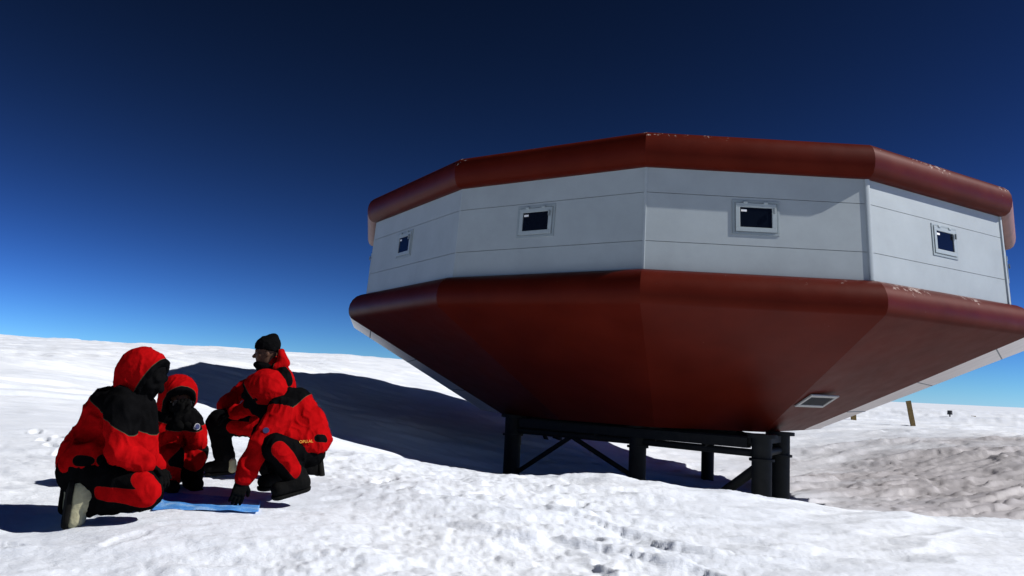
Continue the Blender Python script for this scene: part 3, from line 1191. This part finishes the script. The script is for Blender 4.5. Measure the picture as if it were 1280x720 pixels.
def make_wear(name, caps, cut, arms, base, o, pan_fn, amp, seed, h=.0085, k=.045):
    fd = field_for(caps + arms, h)
    for a, b, ra, rb in caps: fd.cap(a, b, ra, rb, k=k)
    if cut: fd.cut(*cut)
    for a, b, ra, rb in arms: fd.cap(a, b, ra, rb, k=.02)
    V, Q, Nn = fd.mesh()
    pan = pan_fn(V, Nn)
    V = folds(V, Nn, amp, seed)
    return emit(name, V, Q, M_CLOTH, base, o, pan)


def half(caps, s=.72):
    return [(a, b, ra * s, rb * s) for a, b, ra, rb in caps]


def surface_at(garment, base, px, py, d):
    """point and outward normal of a garment where the sight line through a photo pixel meets it"""
    jv = np.zeros(len(garment.data.vertices) * 3, np.float32)
    garment.data.vertices.foreach_get('co', jv)
    jv = jv.reshape(-1, 3) + base
    ro = np.array([0, 0, EYE]); rd = unit(at(px, py, d) - ro)
    tt = (jv - ro) @ rd
    dd = np.linalg.norm(jv - ro - tt[:, None] * rd, axis=1)
    hit = jv[np.argmin(np.where(dd < .012, tt, 99 + dd))]
    nb = jv[np.linalg.norm(jv - hit, axis=1) < .04]
    ez = np.linalg.svd(nb - nb.mean(0))[2][2]
    if ez @ rd > 0: ez = -ez
    return nb.mean(0) + ez * ((nb - nb.mean(0)) @ ez).max(), ez


def disc(o, name, p, n, r, mat, base, th=.004, seg=20):
    bm = bmesh.new()
    n = unit(n)
    p = np.asarray(p) - base
    bm_tube(bm, p - n * .02, p + n * th, r, seg=seg)
    ob = bm_obj(name, bm, mat, None)
    ob.parent = o
    return ob


# ---- first person: kneeling at the left, facing right
def person_kneeling():
    base = at(110, 640, 5.15); base[2] = gz(base[0], base[1])
    torso = [P(t) for t in ((119, 560, 5.2, 142, 513, 5.2, .174, .150), (164, 566, 5.16, 166, 520, 5.2, .140, .130), (112, 577, 5.1, 111, 573, 5.3, .168, .168),
                            (150, 506, 5.04, 152, 501, 5.36, .095, .095), (160, 500, 5.2, 171, 486, 5.2, .10, .085))]
    arms = [P(t) for t in ((152, 511, 5.0, 150, 563, 4.93, .088, .080), (150, 563, 4.93, 178, 578, 5.02, .078, .064),
                           (156, 505, 5.40, 172, 556, 5.45, .088, .08), (172, 556, 5.45, 192, 582, 5.38, .076, .062))]
    legs = [P(t) for t in ((107, 588, 5.10, 106, 583, 5.30, .158, .158), (114, 592, 5.08, 178, 610, 5.02, .128, .102), (110, 588, 5.34, 178, 604, 5.38, .128, .10),
                           (183, 618, 5.02, 108, 630, 5.05, .096, .078), (183, 611, 5.38, 106, 620, 5.38, .095, .078))]
    hc = at(184, 470, 5.2)
    R = frame((.86, -.12, -.42))
    body = half(torso) + half(arms, .62) + half(legs, .62) + [(at(160, 500, 5.2), hc, .06, .055)]
    o = make_body(body, hc, R, base)
    tag(o, 'person in red and black suit kneeling leftmost, hood up, khaki boots behind', 'person', 'people in red and black suits')
    p0, ax = at(145, 513, 5.2), unit(at(145 + 54, 513 - 82, 5.2) - at(145, 513, 5.2))

    def jp(V, Nn):
        d = (V - p0) @ ax
        return np.maximum(d, -paint(V, [P((132, 575, 4.98, 160, 577, 4.98, .05, .04)), P((98, 576, 4.94, 124, 576, 4.93, .034, .034))]))
    make_wear('jacket', torso, (at(125, 589, 5.0), unit((.05, 0, -1))), arms, base, o, jp, .017, 5)
    red = [P(t) for t in ((124, 616, 4.95, 185, 624, 4.93, .040, .058), (176, 596, 4.93, 192, 612, 4.96, .062, .066), (186, 600, 5.35, 192, 612, 5.3, .07, .07))]
    make_wear('trousers', legs, None, [], base, o, lambda V, Nn: paint(V, red), .010, 9, k=.04)
    make_hood(o, at(178, 465, 5.2), R, base, (.150, .130, .148), .096, tilt=(.84, -.02, -.54), neck=at(164, 490, 5.2), seed=3, trim=.024)
    make_mask(o, hc, R, base, .013)
    make_glove(o, at(181, 580, 5.04), at(196, 592, 5.16) - at(181, 580, 5.04), (0, 0, -1), base, .6, -1)
    make_glove(o, at(194, 584, 5.37), at(206, 600, 5.3) - at(194, 584, 5.37), (0, 0, -1), base, .6, 1)
    make_boot(o, at(112, 624, 5.04), at(100, 611, 5.0), at(94, 649, 4.985), (-.80, -.55, .1), base, M_BOOTB, .062)
    make_boot(o, at(108, 612, 5.38), at(94, 600, 5.36), at(89, 634, 5.36), (-1, .1, .1), base, M_BOOTB, .056)
    return o


# ---- second person: crouched behind, facing the camera's right, hands raised to the face
def person_crouching():
    base = at(225, 600, 6.4); base[2] = gz(base[0], base[1])
    torso = [P(t) for t in ((207, 570, 6.52, 211, 532, 6.46, .165, .155), (218, 560, 6.42, 220, 530, 6.38, .12, .12),
                            (196, 524, 6.46, 235, 522, 6.44, .092, .092), (214, 518, 6.45, 218, 508, 6.42, .09, .08))]
    arms = [P(t) for t in ((237, 524, 6.42, 247, 552, 6.27, .082, .074), (247, 552, 6.27, 233, 524, 6.13, .070, .058),
                           (195, 527, 6.42, 213, 556, 6.22, .082, .074), (213, 556, 6.22, 224, 526, 6.11, .070, .058))]
    legs = [P(t) for t in ((200, 584, 6.56, 214, 584, 6.54, .145, .145), (213, 584, 6.5, 243, 566, 6.3, .118, .094), (199, 585, 6.5, 211, 572, 6.12, .118, .094),
                           (243, 566, 6.3, 240, 596, 6.38, .09, .082), (211, 572, 6.12, 211, 602, 6.22, .09, .082))]
    hc = at(225, 499, 6.37)
    R = frame((.50, -.78, -.34))
    f, l, u = R
    o = make_body(half(torso) + half(arms, .62) + half(legs, .62) + [(at(214, 518, 6.45), hc, .06, .055)], hc, R, base)
    tag(o, 'hooded person crouching behind the kneeling one, hands raised to face', 'person', 'people in red and black suits')
    p0 = at(214, 522, 6.45); ax = unit(at(214, 510, 6.45) - at(207, 575, 6.52))
    ppatch = paint
    jk = make_wear('jacket', torso, (at(210, 592, 6.5), (0, 0, -1)), arms, base, o, lambda V, Nn: (V - p0) @ ax, .016, 25)
    red = [P((205, 565, 6.1, 210, 598, 6.15, .11, .09)), P((235, 562, 6.3, 243, 575, 6.25, .09, .09))]
    make_wear('trousers', legs, None, [], base, o, lambda V, Nn: paint(V, red), .010, 29, k=.04)
    make_hood(o, at(223, 494, 6.38), R, base, (.148, .138, .150), .105, tilt=(.40, -.60, -.70), neck=at(212, 514, 6.46), seed=13)
    make_eyes(o, hc, R, base)
    # dark glasses
    bm = bmesh.new()
    for sg in (1, -1):
        p = hc + f * .108 + u * .012 + l * sg * .036 - base
        bm_box(bm, p, l, u, f, -.031, .031, -.021, .021, -.006, .004)
    bm_box(bm, hc + f * .112 + u * .018 - base, l, u, f, -.008, .008, -.004, .004, -.004, .002)
    for sg in (1, -1):
        bm_box(bm, hc + f * .05 + u * .018 + l * sg * .082 - base, l, u, f, -.004, .004, -.006, .006, -.06, .055)
    g = bm_obj('sunglasses', bm, M_LENS, None, bevel=.003); g.parent = o
    make_mask(o, hc, R, base, .010, top=-.012)
    make_glove(o, at(232, 521, 6.12), at(229, 500, 6.12) - at(232, 521, 6.12), (-.2, .7, 0), base, .9, 1)
    make_glove(o, at(224, 523, 6.1), at(224, 502, 6.12) - at(224, 523, 6.1), (.3, .7, 0), base, .9, -1)
    b1 = at(240, 596, 6.38)
    make_boot(o, b1, at(238, 602, 6.40), at(246, 605, 6.24), (0, 0, -1), base, M_BOOT)
    make_boot(o, at(211, 601, 6.22), at(209, 607, 6.24), at(216, 610, 6.08), (0, 0, -1), base, M_BOOT)
    pp, pn = surface_at(jk, base, 247.5, 532, 6.33)
    dk = disc(o, 'arm_patch', pp, pn, .025, M_PATCHW, base, .002)
    disc(dk, 'patch_emblem', pp, pn, .0195, M_PATCHB, base, .004)
    return o


# ---- third person: half kneeling, bare hood down, black knitted hat
def person_resting():
    base = at(320, 590, 7.0); base[2] = gz(base[0], base[1])
    torso = [P(t) for t in ((352, 528, 7.06, 348, 482, 7.05, .160, .150), (340, 520, 7.0, 336, 488, 7.02, .13, .13),
                            (353, 473, 6.88, 334, 471, 7.2, .094, .094), (346, 466, 7.04, 344, 459, 7.03, .09, .08))]
    arms = [P(t) for t in ((355, 478, 6.84, 320, 506, 6.70, .086, .076), (320, 506, 6.70, 292, 516, 6.74, .070, .058),
                           (330, 472, 7.2, 300, 491, 7.18, .086, .075), (300, 491, 7.18, 281, 508, 7.06, .068, .056))]
    legs = [P(t) for t in ((352, 535, 7.0, 352, 535, 7.18, .15, .15), (346, 533, 6.98, 276, 527, 6.93, .122, .098), (350, 540, 7.16, 338, 582, 7.02, .12, .095),
                           (272, 530, 6.93, 281, 572, 6.99, .094, .080), (338, 586, 7.02, 384, 588, 7.22, .09, .075))]
    hc = at(333, 441, 7.0)
    R = frame((-.95, -.22, -.10))
    f, l, u = R
    o = make_body(half(torso) + half(arms, .62) + half(legs, .62) + [(at(346, 468, 7.04), hc - u * .05, .06, .055)], hc, R, base, .90)
    tag(o, 'person in red suit and black knitted hat, hood down, arms resting on one raised knee', 'person', 'people in red and black suits')
    make_eyes(o, hc - f * .009, R, base)
    blk = [P((362, 458, 6.95, 366, 480, 6.95, .07, .085)), P((352, 462, 6.82, 360, 474, 6.78, .055, .06)), P((344, 455, 6.93, 344, 463, 6.93, .035, .045)),
           P((323, 463, 7.25, 316, 476, 7.25, .09, .08))]
    make_wear('jacket', torso, (at(350, 545, 7.05), (0, 0, -1)), arms, base, o, lambda V, Nn: -paint(V, blk), .016, 45)
    red = [P((292, 535, 6.85, 330, 542, 6.85, .06, .08)), P((293, 518, 6.80, 298, 526, 6.78, .06, .06)), P((325, 525, 6.85, 345, 530, 6.85, .09, .09))]
    make_wear('trousers', legs, None, [], base, o, lambda V, Nn: paint(V, red), .010, 49, k=.04)
    # hood lying on the shoulders
    fd = Field(at(352, 450, 7.05) - .3, at(352, 450, 7.05) + .3, .0075)
    fd.cap(at(350, 440, 6.97), at(353, 453, 6.98), .024, .045, k=.03)
    fd.cap(at(349, 440, 7.14), at(351, 453, 7.12), .024, .045, k=.03)
    fd.cap(at(352, 440, 7.05), at(355, 453, 7.05), .028, .050, k=.03)
    fd.cap(at(344, 459, 6.93), at(354, 455, 6.98), .034, .045, k=.03)
    V, Q, Nn = fd.mesh()
    pf = at(352, 440, 7.05)
    pan = (V - pf) @ unit((-1, 0, .15)) + .0
    V = folds(V, Nn, .006, 61, f=15)
    emit('hood', V, Q, M_CLOTH, base, o, pan)
    # knitted hat
    fd = Field(hc - .3, hc + .3, .006)
    fd.ell(hc + u * .045 - f * .012, R, (.108, .091, .104), k=.02)
    fd.cap(hc + u * .10 - f * .06, hc + u * .125 - f * .065, .046, .036, k=.05)
    fd.cut(hc + u * .022, -u + f * .18)
    fd.cap(hc + u * .037 + f * .06, hc + u * .037 + f * .062, .01, k=0)
    V, Q, Nn = fd.mesh()
    V = folds(V, Nn, .0035, 71, f=22)
    emit('knitted_hat', V, Q, M_BLACK, base, o)
    fd = Field(hc - .3, hc + .3, .007)
    fd.ell(hc - u * .135 - f * .005, R, (.088, .085, .05), k=.02)
    fd.ell(hc - u * .098 + f * .055, R, (.055, .06, .03), k=.03)
    V, Q, Nn = fd.mesh()
    V = folds(V, Nn, .004, 81, f=22)
    emit('neck_gaiter', V, Q, M_BLACK, base, o)
    make_glove(o, at(291, 516, 6.74), at(276, 521, 6.75) - at(291, 516, 6.74), (0, .2, -1), base, .7, 1)
    make_glove(o, at(281, 508, 7.06), at(270, 522, 6.98) - at(281, 508, 7.06), (.3, 0, -1), base, .7, -1)
    make_boot(o, at(282, 570, 6.99), at(285, 583, 7.0), at(263, 585, 6.95), (0, 0, -1), base, M_BOOT, .058)
    make_boot(o, at(384, 587, 7.22), at(394, 578, 7.25), at(396, 594, 7.25), (1, 0, 0), base, M_BOOT)
    fd = Field(at(286, 578, 7.0) - .12, at(286, 578, 7.0) + .12, .006)
    fd.cap(at(290, 577, 6.97), at(290.5, 586, 6.97), .036, .036)
    V, Q, _ = fd.mesh()
    emit('heel_patch', V, Q, M_BOOTB, base, o)
    return o


# ---- fourth person: squatting at the right of the group, reaching down to the sheet
def person_squatting():
    base = at(365, 615, 5.95); base[2] = gz(base[0], base[1])
    torso = [P(t) for t in ((386, 545, 6.03, 366, 512, 6.02, .150, .158), (366, 546, 5.95, 352, 520, 5.97, .125, .125), (392, 552, 6.02, 382, 530, 6.02, .12, .14), (362, 552, 5.86, 392, 553, 5.93, .10, .10),
                            (352, 513, 5.84, 354, 507, 6.18, .096, .096), (352, 505, 6.0, 345, 497, 5.99, .10, .09))]
    arms = [P(t) for t in ((349, 522, 5.81, 325, 555, 5.71, .088, .076), (325, 555, 5.71, 304, 598, 5.66, .072, .058),
                           (347, 515, 6.2, 328, 545, 6.24, .088, .076), (328, 545, 6.24, 332, 560, 6.02, .070, .058))]
    legs = [P(t) for t in ((387, 565, 5.95, 386, 562, 6.12, .108, .115), (384, 567, 5.93, 345, 560, 5.69, .098, .092), (383, 558, 6.12, 346, 552, 6.26, .11, .09),
                           (345, 560, 5.69, 369, 596, 5.84, .088, .078), (346, 556, 6.26, 350, 594, 6.22, .088, .078))]
    hc = at(324, 492, 5.96)
    R = frame((-.86, .12, -.50))
    f, l, u = R
    o = make_body(half(torso) + half(arms, .62) + half(legs, .62) + [(at(354, 507, 6.0), hc, .06, .055)], hc, R, base)
    tag(o, 'hooded person squatting nearest the station, one black glove down on the blue sheet', 'person', 'people in red and black suits')
    p0 = at(371, 512, 6.0); ax = unit((at(357, 527, 6.0) - at(381, 497, 6.0)))
    nax = unit(np.cross(ax, (0, 1, 0)))
    if nax[0] > 0: nax = -nax

    def jp(V, Nn):
        d = (V - p0) @ nax
        sleeve = paint(V, [(a, b, ra + .025, rb + .025) for a, b, ra, rb in arms[:2]]) / 8
        d = np.where((sleeve < 0) & (d > -.06), -np.maximum(-sleeve, .004) - .02, d)
        return np.maximum(d, -paint(V, [P((397, 548, 5.84, 407, 548, 5.90, .026, .03))]))
    jk = make_wear('jacket', torso, (at(385, 564, 5.9), unit((-.05, 0, -1))), arms, base, o, jp, .015, 105)
    red = [P(t) for t in ((350, 562, 5.60, 376, 590, 5.74, .056, .064),)]
    make_wear('trousers', legs, None, [], base, o, lambda V, Nn: paint(V, red), .010, 109, k=.035)
    make_hood(o, at(331, 487, 5.97), R, base, (.152, .125, .132), .088, tilt=(-.74, .14, -.66), neck=at(352, 502, 6.0), seed=113)
    make_eyes(o, hc, R, base)
    make_mask(o, hc, R, base, .012)
    make_glove(o, at(303, 600, 5.66), at(296, 624, 5.62) - at(303, 600, 5.66), (-.5, .8, 0), base, .35, 1)
    make_glove(o, at(333, 561, 6.0), at(340, 575, 5.9) - at(333, 561, 6.0), (0, .5, -1), base, .6, -1)
    make_boot(o, at(370, 594, 5.84), at(378, 603, 5.85), at(348, 612, 5.74), (-.2, 0, -1), base, M_BOOT, .056)
    make_boot(o, at(350, 592, 6.22), at(354, 598, 6.24), at(331, 602, 6.10), (-.1, 0, -1), base, M_BOOT, .056)
    # sleeve patch and the small yellow lettering by the hem
    pp, pn = surface_at(jk, base, 333, 536, 5.7)
    disc(o, 'arm_patch', pp, pn, .021, M_PATCHB, base, .002)
    cu = bpy.data.curves.new('lettering', 'FONT')
    cu.body = 'OPU.AL'
    cu.size = .028
    cu.extrude = .002
    cu.align_x = 'CENTER'
    cu.materials.append(M_YELLOW)
    tc_ = bpy.data.objects.new('lettering', cu)
    tm = bpy.data.meshes.new_from_object(tc_)
    bpy.data.objects.remove(tc_)
    t = bpy.data.objects.new('lettering', tm)
    COL.objects.link(t)
    t.parent = o
    hp_, ez = surface_at(jk, base, 383, 555.5, 6.0)
    t.location = Vector(hp_ + ez * .007 - base)
    ex = unit(np.array([1, 0, .10]) - ez * np.dot([1, 0, .10], ez)); ey = np.cross(ez, ex)
    t.rotation_euler = Matrix(np.stack([ex, ey, ez], 1).tolist()).to_euler()
    return o


person_kneeling()
person_crouching()
person_resting()
person_squatting()


# ------------------------------------------------------------------ the blue sheet on the snow
def mat_map():
    m, nt, n, l, b = new_mat('blue_chart_sheet')
    tc = N(n, 'TexCoord')
    no = N(n, 'TexNoise', i_Scale=3.2, i_Detail=6.0, i_Roughness=0.6)
    l.new(tc.outputs['UV'], no.inputs['Vector'])
    r = ramp(n, [(0.38, (0.05, 0.24, 0.66)), (0.50, (0.10, 0.34, 0.76)), (0.56, (0.28, 0.50, 0.80)), (0.70, (0.08, 0.30, 0.72))])
    l.new(no.outputs['Fac'], r.inputs[0])
    # contour lines
    mu = N(n, 'Math', operation='MULTIPLY'); mu.inputs[1].default_value = 22
    l.new(no.outputs['Fac'], mu.inputs[0])
    fr = N(n, 'Math', operation='FRACT'); l.new(mu.outputs[0], fr.inputs[0])
    lt = N(n, 'Math', operation='LESS_THAN'); lt.inputs[1].default_value = .12
    l.new(fr.outputs[0], lt.inputs[0])
    mx = N(n, 'Mix', data_type='RGBA'); mx.inputs['B'].default_value = (.04, .10, .34, 1)
    l.new(lt.outputs[0], mx.inputs['Factor']); l.new(r.outputs[0], mx.inputs['A'])
    l.new(mx.outputs['Result'], b.inputs['Base Color'])
    b.inputs['Roughness'].default_value = .4
    return m


def sheet():
    M = mat_map()
    c = [at(190, 637, 5.36), at(324, 629, 5.45), at(327, 613, 5.95), at(193, 606, 6.1)]
    nx, ny = 60, 40
    V, uv = [], []
    for j in range(ny + 1):
        for i in range(nx + 1):
            s, t = i / nx, j / ny
            p = (c[0] * (1 - s) + c[1] * s) * (1 - t) + (c[3] * (1 - s) + c[2] * s) * t
            V.append(p); uv.append((s, t))
    V = np.array(V); uv = np.array(uv)
    z = ground(V[:, 0], V[:, 1])
    # laid loosely: follows the snow smoothly, with fold creases and a lifted near edge
    z = base_h(V[:, 0], V[:, 1]) + .010 + .008 * np.abs(((uv[:, 0] * 4) % 1) - .5) + .006 * noise2(uv[:, 0] * 5, uv[:, 1] * 4, 5)
    V[:, 2] = np.maximum(z, ground(V[:, 0], V[:, 1]) + .006)
    base = V.mean(0)
    idx = np.arange((nx + 1) * (ny + 1)).reshape(ny + 1, nx + 1)
    Q = np.stack([idx[:-1, :-1], idx[:-1, 1:], idx[1:, 1:], idx[1:, :-1]], -1).reshape(-1, 4)
    Vb = V - np.array([0, 0, .004])
    n0 = len(V)
    rim = np.concatenate([idx[0, :], idx[1:, -1], idx[-1, -2::-1], idx[-2:0:-1, 0]])
    r2 = np.roll(rim, -1)
    Qa = np.concatenate([Q, Q[:, ::-1] + n0, np.stack([r2, rim, rim + n0, r2 + n0], 1)])
    me = mesh_np('chart_sheet', np.concatenate([V, Vb]) - base, Qa, M)
    ul = me.uv_layers.new(name='UV')
    lv = np.zeros(len(me.loops), np.int32); me.loops.foreach_get('vertex_index', lv)
    ul.data.foreach_set('uv', np.concatenate([uv, uv])[lv].astype(np.float32).ravel())
    o = link('chart_sheet', me)
    o.location = base
    tag(o, 'blue printed sheet spread flat on the snow between the four crouching people', 'chart')


sheet()
